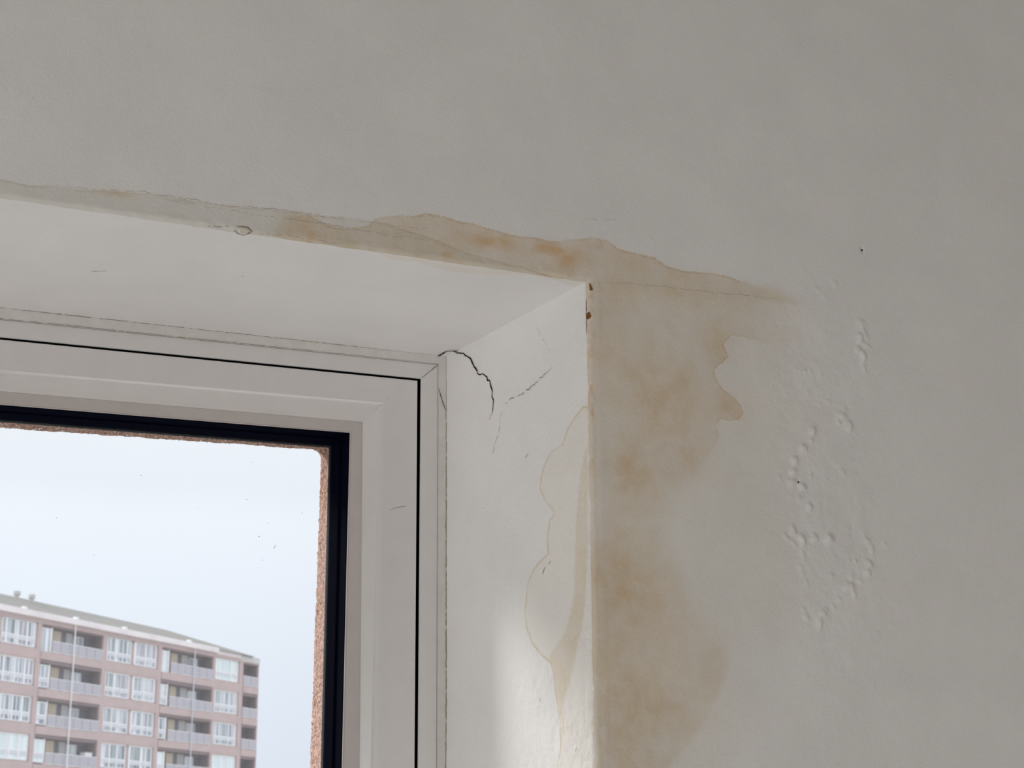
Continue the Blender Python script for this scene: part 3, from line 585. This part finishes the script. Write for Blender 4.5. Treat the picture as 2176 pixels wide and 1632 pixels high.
sq.append(quad('bevel0', 0.2802))
DB = 0.0124
for t in (0.04, 0.08, 0.12, 0.16, 0.20, 0.25, 0.30, 0.9, 0.95, 1.0):
    sq.append(blend(B0, BD, t, 0.2802 + DB * (t * t / 0.6 / 0.85 if t < 0.3 else (t - 0.15) / 0.85)))
sash = loft('sash', sq, M['pvc'], smooth=False)
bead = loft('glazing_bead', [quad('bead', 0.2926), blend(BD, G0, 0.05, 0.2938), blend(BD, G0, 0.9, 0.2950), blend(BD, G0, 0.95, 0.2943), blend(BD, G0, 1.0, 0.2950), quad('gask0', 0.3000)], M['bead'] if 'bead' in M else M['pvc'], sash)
loft('gasket', [quad('gask0', 0.2965), quad('gask0', 0.2980, 0.001), blend(G0, G1, 0.42, 0.3100), blend(G0, G1, 0.50, 0.3093), blend(G0, G1, 0.58, 0.3108), blend(G0, G1, 0.92, 0.3205), quad('gask1', 0.3235)], M['gasket'], sash)['label'] = 'black rubber gasket around the pane'
q = quad('gask1', d=-0.004)
b = MB(); vs = [(p[0], y - T, p[2] - ZB) for y in (0.3230, 0.3270) for p in q]
b.poly(vs, [(0, 1, 2, 3), (7, 6, 5, 4), (0, 4, 5, 1), (1, 5, 6, 2), (2, 6, 7, 3), (3, 7, 4, 0)]); pane = b.build('pane', M['glass'], sash)
# outer half of the window frame, dark plastic, closes the section behind the pane
loft('outer_frame', [quad('gask1', 0.328, 0.0005), quad('gask1', 0.333, 0.0), quad('gask1', 0.345, -0.006), quad('gask1', 0.352, -0.03), quad('joint', 0.352, -0.06)], M['gasket'])
# hairlines in the plastic: mitres, a scratch, the torn paint line along the frame
def on_y(y): return lambda x, z: (x, y - T, z - ZB)
def rw(pts, y, w, mat, seed, name='crack', broken=0.0, jag=0.0003): return ribbon(name, pts, on_y(y), w, mat, jag, 0.003, seed, win, True, broken)
rw([(GO[1][0], GO[1][2]), (ST[1][0], ST[1][2])], 0.2820, 0.0010, M['hair'], 31)
rw([(BD[1][0], BD[1][2]), (B0[1][0] + .006, B0[1][2] + .006)], 0.2800, 0.0004, M['hair'], 33, 'mitre_line', 0.4)
rw([(ST[1][0] - .0008, ST[1][2] - 0.03), (ST[1][0] + .004, ST[1][2] - .045), (J[1][0] - .0005, J[1][2] - .068)], 0.2782, 0.0009, M['crack'], 34)
rw(SCRATCH_SASH, 0.2798, 0.0006, M['hair'], 35, 'scratch', 0.25)
def edge_line(qa, n0, n1, y, w, mat, seed, br):
    a, c = qa[n0], qa[n1]; m = 40
    return rw([(a[0] + (c[0] - a[0]) * k / m, a[2] + (c[2] - a[2]) * k / m) for k in range(m + 1)], y, w, mat, seed, 'joint_line', br, 0.0004)
edge_line(J, 0, 1, 0.2784, 0.0007, M['hair'], 41, 0.15)
edge_line(J, 1, 2, 0.2784, 0.0009, M['hair'], 42, 0.05)
edge_line(ST, 0, 1, 0.2786, 0.0006, M['hair'], 43, 0.1)
b = MB()
for x, z in SPECKS:
    rr = random.uniform(0.0005, 0.0009); n = 6
    b.poly([(x + rr * math.cos(k) * .6, 0.3225 - T, z - ZB + rr * math.sin(k)) for k in range(n)] + [(x, 0.3222 - T, z - ZB)], [(k, (k + 1) % n, n) for k in range(n)])
tag(b.build('dirt_specks', M['speck'] if 'speck' in M else M['dirt'], sash), None, None, 'stuff')

# ---------------------------------------------------------------- outdoors
GZ = -14.0
b = MB().box(-300, 500, 0.6, 700, GZ - 1, GZ)
tag(b.build('ground', plain('pale_paving', (0.40, 0.40, 0.37), 0.9, mottle=0.1, mscale=0.05)), 'pale ground far below the flats', 'ground', 'structure')
# apartment block across the street, distance haze put into its pale colours
K = 1.12
BASE = (32.98, 145.15, GZ)
def bh(h): return 1.55 + (h - 1.55) * K - GZ
blk = tag(empty('apartment_building', BASE, math.radians(42.879)), 'brown brick apartment block with white windows, recessed balconies and a low hipped roof', 'building')
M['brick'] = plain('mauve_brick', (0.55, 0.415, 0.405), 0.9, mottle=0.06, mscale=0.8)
M['brick_in'] = plain('shaded_brick', (0.27, 0.205, 0.215), 0.9, mottle=0.06, mscale=0.8)  # darker copy of the brick, recess shade put into the colour
M['band'] = plain('pale_concrete_band', (0.86, 0.78, 0.79), 0.8, mottle=0.08, mscale=0.7)
M['roof'] = plain('grey_roof_sheet', (0.20, 0.19, 0.17), 0.8, mottle=0.04, mscale=0.6)
M['white'] = plain('white_frame', (0.90, 0.89, 0.90), 0.5)
M['cream'] = plain('cream_panel', (0.78, 0.66, 0.50), 0.7)
M['dark'] = plain('dim_glass', (0.13, 0.12, 0.16), 0.3)  # lifted from black, haze put into the colour
M['rail'] = plain('frosted_rail_panel', (0.47, 0.445, 0.50), 0.35)
M['guard'] = plain('frosted_guard_glass', (0.68, 0.68, 0.74), 0.3)
M['chalk'] = plain('grey_render', (0.60, 0.58, 0.57), 0.8)
def curtain(name, a, c2, freq):
    m = bpy.data.materials.new(name); nt = nodes_of(m); g = N(nt)
    tc = g.new('ShaderNodeTexCoord').outputs['Object']
    mp = g.new('ShaderNodeMapping'); mp.inputs['Scale'].default_value = (1, 0.001, 0.02); nt.links.new(tc, mp.inputs[0])
    f = g.noise(mp.outputs[0], freq, 2.0)
    col = g.rgba('MIX', g.rng(f, 0.38, 0.62), c4(*a), c4(*c2))
    b = g.new('ShaderNodeBsdfPrincipled'); b.inputs['Roughness'].default_value = 0.3; g.put(b.inputs['Base Color'], col)
    o = g.new('ShaderNodeOutputMaterial'); nt.links.new(b.outputs[0], o.inputs[0]); return m
CUR = [curtain('net_curtain', (0.20, 0.235, 0.28), (0.86, 0.88, 0.93), 5.0), curtain('grey_curtain', (0.19, 0.24, 0.245), (0.62, 0.64, 0.70), 5.5),
       curtain('pale_blind', (0.72, 0.82, 0.84), (0.86, 0.93, 0.95), 2.2), curtain('lilac_curtain', (0.27, 0.26, 0.32), (0.80, 0.77, 0.84), 4.4)]
rb = random.Random(5)
def part(name, mat, *boxes, parent=blk, label=None):
    b = MB()
    for s0, s1, d0, d1, h0, h1 in boxes: b.box(s0 * K, s1 * K, d0, d1, bh(h0), bh(h1))
    o = b.build(name, mat, parent)
    if label: o['label'] = label
    return o
def window(s0, s1, h0, h1, d, mull, guard=True, cur=None, fw=0.07):
    """white frame with its panes as sub-parts"""
    fr = [(s0, s1, d - .05, d + .08, h0, h0 + fw), (s0, s1, d - .05, d + .08, h1 - fw, h1), (s0, s0 + fw, d - .05, d + .08, h0, h1), (s1 - fw, s1, d - .05, d + .08, h0, h1)]
    for m, w in mull: fr.append((m - w / 2, m + w / 2, d - .06, d + .08, h0, h1))
    if guard: fr.append((s0, s1, d - .04, d + .06, h0 + 0.58, h0 + 0.66))
    f = part('window', M['white'], *fr)
    xs = [s0] + [m for m, _ in mull] + [s1]
    for a, c in zip(xs[:-1], xs[1:]):
        k = rb.choice([0, 0, 1, 3]) if cur is None else cur
        part('pane', CUR[k], (a, c, d + .02, d + .05, h0, h1), parent=f)
        if guard: part('guard_glass', M['guard'], (a + .05, c - .05, d - .02, d, h0 + .34, h0 + .60), parent=f)
    return f
ROWS = [16.82, 14.36, 11.94, 9.50, 7.05]           # floor lines of the five storeys in view
def bay_windows(s0, s1, f, i, units, cur=None):
    part('spandrel', M['brick'], (s0, s1, -0.02, 0.35, f - 0.58, f + 0.06))
    part('inner_wall', M['brick'], (s0, s1, 0.16, 0.35, f, f + 1.9))
    for a, c, mull in units: window(a, c, f + 0.10, f + 1.76, 0.10, mull, True, cur)
    part('window_head', M['brick'], (s0, s1, 0.0, 0.35, f + 1.76, f + 1.90))
def bay_balcony(s0, s1, f, i, off=None):
    """recessed balcony: slab, glass railing, a bay window at its left end and the rooms' back wall"""
    small = off is None; D = 1.0
    part('balcony_slab', M['brick'], (s0, s1, -0.12, D + .2, f - 0.58, f - 0.06))
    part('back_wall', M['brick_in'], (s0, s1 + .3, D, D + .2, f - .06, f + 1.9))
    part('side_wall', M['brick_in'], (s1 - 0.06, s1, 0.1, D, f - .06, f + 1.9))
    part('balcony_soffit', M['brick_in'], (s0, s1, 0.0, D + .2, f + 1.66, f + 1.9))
    rail0 = s0 if small else s0 + 1.05
    rl = part('railing', M['white'], (rail0, s1, -0.08, -0.05, f + 0.70, f + 0.735), (rail0, s1, -0.08, -0.05, f - .02, f + 0.02))
    n = 2 if small else 6
    for k in range(n):
        a = rail0 + (s1 - rail0) * k / n; c = rail0 + (s1 - rail0) * (k + 1) / n
        part('rail_panel', M['rail'], (a + .02, c - .02, -0.075, -0.055, f + .03, f + 0.70), parent=rl)
    if small:
        part('door', M['dark'], (s0 + 0.9, s1 - 0.15, D - .04, D, f, f + 1.5)); return
    window(s0 + 0.06, s0 + off[0], f + (0.05 if i else -0.1), f + 1.55, 0.10, [], i != 0, 0 if i != 3 else 2, 0.06)
    part('corner_post', M['white'], (s0 + off[0], s0 + off[0] + 0.07, 0.0, 0.12, f - .05, f + 1.60))
    q = s0 + 1.0
    part('cream_panel', M['cream'], (q + off[1], q + off[2], D - .06, D, f - .05, f + 1.62))
    part('door', M['dark'], (q + off[2], q + off[3], D - .05, D, f - .05, f + 1.55))
    part('store_wall', M['chalk'], (q + off[3], q + off[4], D - .06, D, f - .05, f + 1.62))
    window(q + off[4] + .05, q + off[5], f, f + 1.5, D - .10, [(q + .5 * (off[4] + off[5]), .08)], False, 2 if i % 2 else 0)
    part('balcony_door', M['dark'], (q + off[5] + .03, s1 - 0.08, D - .05, D, f, f + 1.5))
PIL = [(-36.2, -35.75), (-29.62, -29.28), (-25.84, -25.42), (-19.13, -18.70), (-12.92, -12.50), (-6.12, -5.86), (-2.66, -2.16), (-0.10, 0.0)]
for a, c in PIL: part('pillar', M['brick'], (a, c, -0.03, 2.0, 4.5, 19.0))
for i, f in enumerate(ROWS):
    bay_balcony(-35.75, -29.62, f, i, (1.0, 1.1, 1.9, 2.4, 3.05, 4.1))
    bay_windows(-29.28, -25.84, f, i, [(-29.15, -25.92, [(-28.71, .16), (-27.91, .07), (-27.65, .12), (-26.74, .14)])], 2 if i == 3 else None)
    bay_balcony(-25.42, -19.13, f, i, (1.0, 1.1, 1.9, 2.4, 3.05, 4.1))
    bay_windows(-18.70, -12.92, f, i, [(-18.60, -15.97, [(-17.69, .12), (-16.9, .06)]), (-15.62, -13.02, [(-15.5, .12), (-14.3, .10), (-13.7, .06)])])
    bay_balcony(-12.50, -6.12, f, i, (0.85, 1.2, 2.0, 2.5, 3.3, 4.4))
    bay_windows(-5.86, -2.66, f, i, [(-5.74, -2.76, [(-4.75, .07), (-3.75, .10), (-3.0, .05)])], 2 if i in (0, 3) else None)
    bay_balcony(-2.16, -0.10, f, i)
part('lintel_beam', M['brick'], (-36.2, 0, -0.06, 2.0, 18.58, 18.98))
part('gutter_band', M['band'], (-36.2, -5.9, -0.38, 0.1, 18.88, 19.26), label='pale gutter band under the roof')
part('parapet', M['chalk'], (-2.6, 0.0, -0.10, 2.0, 18.66, 19.10))
part('parapet', M['band'], (-5.9, -2.6, -0.10, 2.0, 18.84, 19.14))
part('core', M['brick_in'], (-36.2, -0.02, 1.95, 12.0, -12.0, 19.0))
part('lower_wall', M['brick'], (-36.2, 0, -0.02, 2.0, -12.0, 6.45))
part('end_wall', M['brick'], (-0.25, 0.0, 1.9, 12.0, -12.0, 19.0))
b = MB()
e0, e1, dr = -37.0 * K, -1.0 * K, 5.0 * K
pts = [(e0, -0.35, bh(19.20)), (e1, -0.35, bh(19.12)), (e1, 2 * dr + .35, bh(19.12)), (e0, 2 * dr + .35, bh(19.20)), (e0, dr, bh(21.28)), (-5.5 * K, dr, bh(21.06))]
b.poly(pts, [(0, 1, 5, 4), (1, 2, 5), (2, 3, 4, 5), (3, 0, 4), (3, 2, 1, 0)]); b.build('roof', M['roof'], blk)['label'] = 'low grey hipped roof'
for s, h in ((-22.6, 21.30), (-21.1, 21.28)):
    b = MB(); b.tube((s * K, dr, bh(h) - 0.5), (s * K, dr, bh(h) + 0.05), 0.2, 10); b.tube((s * K, dr, bh(h) + .05), (s * K, dr, bh(h) + 0.32), 0.30, 10)
    b.build('roof_vent', M['chalk'], blk)
for s, dd, pm in ((-22.32, -0.22, 'white'), (-8.75, -0.22, 'guard'), (-35.0, -0.22, 'white')):
    b = MB(); b.tube((s * K, dd, bh(4.5)), (s * K, dd, bh(18.95)), 0.05, 8)
    b.build('downpipe', M[pm], blk)
for s in (-27.5, -22.4, -17.2, -9.6):
    part('gutter_hopper', M['white'], (s - .14, s + .14, -0.42, -0.1, 19.15, 19.40))
# things standing on the balconies
def balcony_box(name, s, w, f, h, label, cat):
    c, s_ = math.cos(math.radians(42.879)), math.sin(math.radians(42.879))
    x, y = s * K, 0.42; o = empty(name, (BASE[0] + c * x - s_ * y, BASE[1] + s_ * x + c * y, GZ + bh(f - 0.06) + 0.004), math.radians(42.879))
    b = MB().box(-w / 2 * K, w / 2 * K, -0.25, 0.25, 0.0, h); b.build('body', M['white'], o, bevel=0.02)
    b = MB().box(-w / 2 * K - .02, w / 2 * K + .02, -0.28, 0.28, h, h + 0.05); b.build('lid', M['white'], o, bevel=0.015)
    b = MB().box(w * 0.2, w * 0.2 + .04, -0.29, -0.25, h * 0.45, h * 0.6); b.build('handle', M['chalk'], o)
    return tag(o, label, cat)
balcony_box('storage_cabinet', -19.75, 0.75, ROWS[3], 1.15, 'white storage cabinet at the right end of the fourth-row balcony of the flats', 'cabinet')
balcony_box('storage_chest', -8.55, 0.85, ROWS[2], 0.60, 'low white chest on the third-row balcony left of the right window column', 'chest')
balcony_box('storage_box', -8.7, 1.2, ROWS[1], 0.85, 'wide white box on the second-row balcony left of the right window column', 'box')
balcony_box('laundry_box', -21.6, 1.0, ROWS[2], 0.75, 'white laundry box on the third-row balcony beside the downpipe', 'box')
